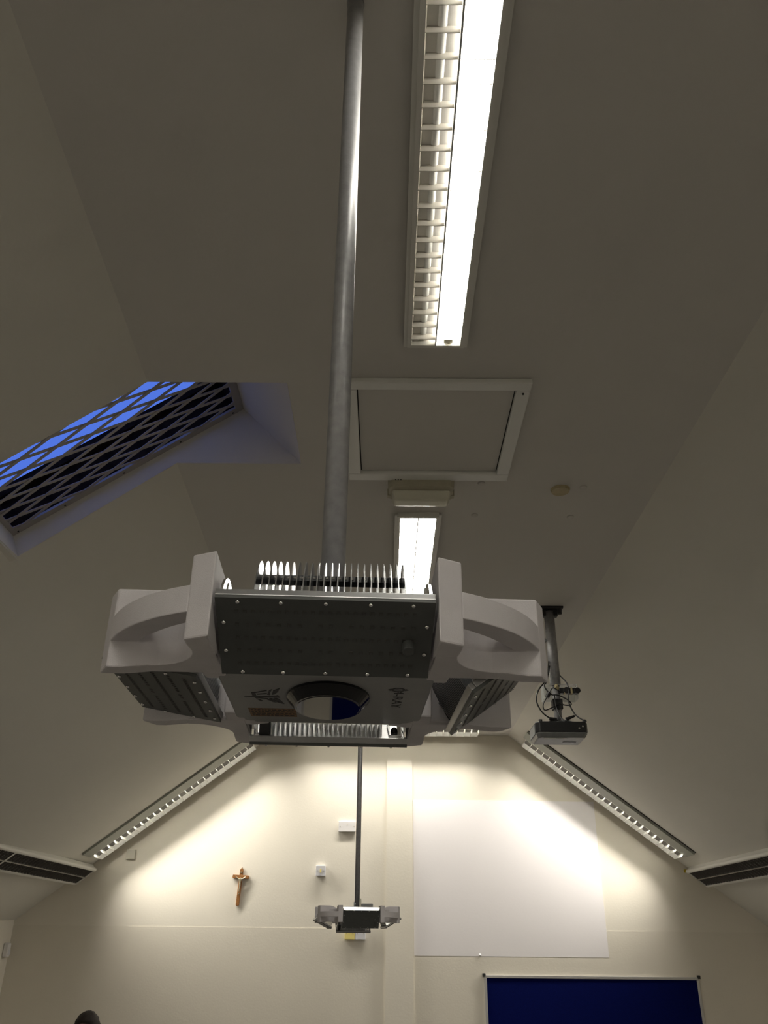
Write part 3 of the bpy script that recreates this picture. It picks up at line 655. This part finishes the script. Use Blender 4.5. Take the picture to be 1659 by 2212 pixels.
# one connected skeleton: pelvis, spine, neck, head, arms resting on the thighs, legs bent at the knee
V = [(0, .06, .09), (0, .08, .25), (0, .06, .42), (0, .03, .55), (0, .01, .63), (0, -.005, .70), (0, -.01, .78), (0, 0, .855)]
Rr = [(.14, .11), (.125, .10), (.145, .11), (.12, .09), (.055, .055), (.062, .075), (.072, .09), (.045, .06)]
E_ = [(0, 1), (1, 2), (2, 3), (3, 4), (4, 5), (5, 6), (6, 7)]
for sx in (-1, 1):
    b = len(V); V += [(sx*.17, .03, .53), (sx*.23, .0, .33), (sx*.19, -.20, .22), (sx*.15, -.28, .19)]; Rr += [(.06, .06), (.045, .045), (.033, .033), (.026, .03)]; E_ += [(3, b), (b, b+1), (b+1, b+2), (b+2, b+3)]
    for j, (dx, dl) in enumerate(((-.03, .065), (-.012, .075), (.006, .07), (.023, .055))):
        q = len(V); V += [(sx*(.15+dx*.8), -.28-.045, .175), (sx*(.15+dx), -.28-.045-dl*.6, .16)]; Rr += [(.009, .009), (.007, .007)]; E_ += [(b+3, q), (q, q+1)]
    q = len(V); V += [(sx*.105, -.29, .18), (sx*.095, -.32, .165)]; Rr += [(.011, .011), (.008, .008)]; E_ += [(b+3, q), (q, q+1)]
    b = len(V); V += [(sx*.10, 0.0, .08), (sx*.13, -.40, .10), (sx*.13, -.42, -.45), (sx*.14, -.55, -.51)]; Rr += [(.085, .08), (.062, .062), (.04, .045), (.035, .03)]; E_ += [(0, b), (b, b+1), (b+1, b+2), (b+2, b+3)]
me = bpy.data.meshes.new('body'); me.from_pydata(V, E_, []); me.materials.append(M['skin'])
bd = link_mesh('body', me, pe); bd.modifiers.new('skin', 'SKIN')
for i, v in enumerate(me.skin_vertices[0].data): v.radius = Rr[i]
me.skin_vertices[0].data[0].use_root = True
s_ = bd.modifiers.new('smooth', 'SUBSURF'); s_.levels = 1; s_.render_levels = 2
for p in me.polygons: p.use_smooth = True
bm = bmesh.new(); ellipsoid(bm, (0, .012, .80), (.083, .102, .095), 24, 16)
for v in bm.verts:
    v.co += Vector((random.uniform(-.003, .003), random.uniform(-.003, .003), random.uniform(-.002, .004)))
    if v.co.y < -.06 and v.co.z < .825: v.co.y = -.055
    if v.co.z < .74: v.co.z = .74
obj('hair', bm, 'hair', pe, smooth=True)
for sx in (-1, 1):
    bm = bmesh.new(); ellipsoid(bm, (sx*.030, -.090, .765), (.013, .008, .008), 12, 8); obj('eye', bm, 'eye', pe, smooth=True)
    bm = bmesh.new(); ellipsoid(bm, (sx*.078, .0, .755), (.010, .018, .030), 10, 8); obj('ear', bm, 'skin', pe, smooth=True)
bm = bmesh.new(); prism(bm, [(-.014, -.082, .735), (.014, -.082, .735), (.005, -.082, .775), (-.005, -.082, .775)], [(-.007, -.108, .738), (.007, -.108, .738), (.002, -.090, .772), (-.002, -.090, .772)]); obj('nose', bm, 'skin', pe, bevel=.003)
bm = bmesh.new(); ellipsoid(bm, (0, -.083, .715), (.024, .006, .006), 12, 6); obj('mouth', bm, mat('lips', (.35, .12, .10), .5), pe, smooth=True)
def garment(name, m, vid, grow):
    idx = {v: i for i, v in enumerate(vid)}
    me = bpy.data.meshes.new(name); me.from_pydata([V[v] for v in vid], [(idx[a], idx[b]) for a, b in E_ if a in idx and b in idx], []); me.materials.append(M[m])
    o = link_mesh(name, me, pe); o.modifiers.new('skin', 'SKIN')
    for i, v in enumerate(me.skin_vertices[0].data): v.radius = (Rr[vid[i]][0]+grow, Rr[vid[i]][1]+grow)
    me.skin_vertices[0].data[0].use_root = True; s = o.modifiers.new('smooth', 'SUBSURF'); s.levels = 1; s.render_levels = 2
lb = 8; per = 4+8+2+4
garment('jumper', 'shirt', [0, 1, 2, 3] + [lb, lb+1, lb+2] + [lb+per, lb+per+1, lb+per+2], .014)
garment('trousers', 'trousers', [0] + [lb+14, lb+15, lb+16] + [lb+per+14, lb+per+15, lb+per+16], .016)
for sx in (-1, 1):
    bm = bmesh.new(); ellipsoid(bm, (sx*.14, -.50, -.508), (.045, .13, .038), 14, 8); obj('shoe', bm, 'black', pe, smooth=True)
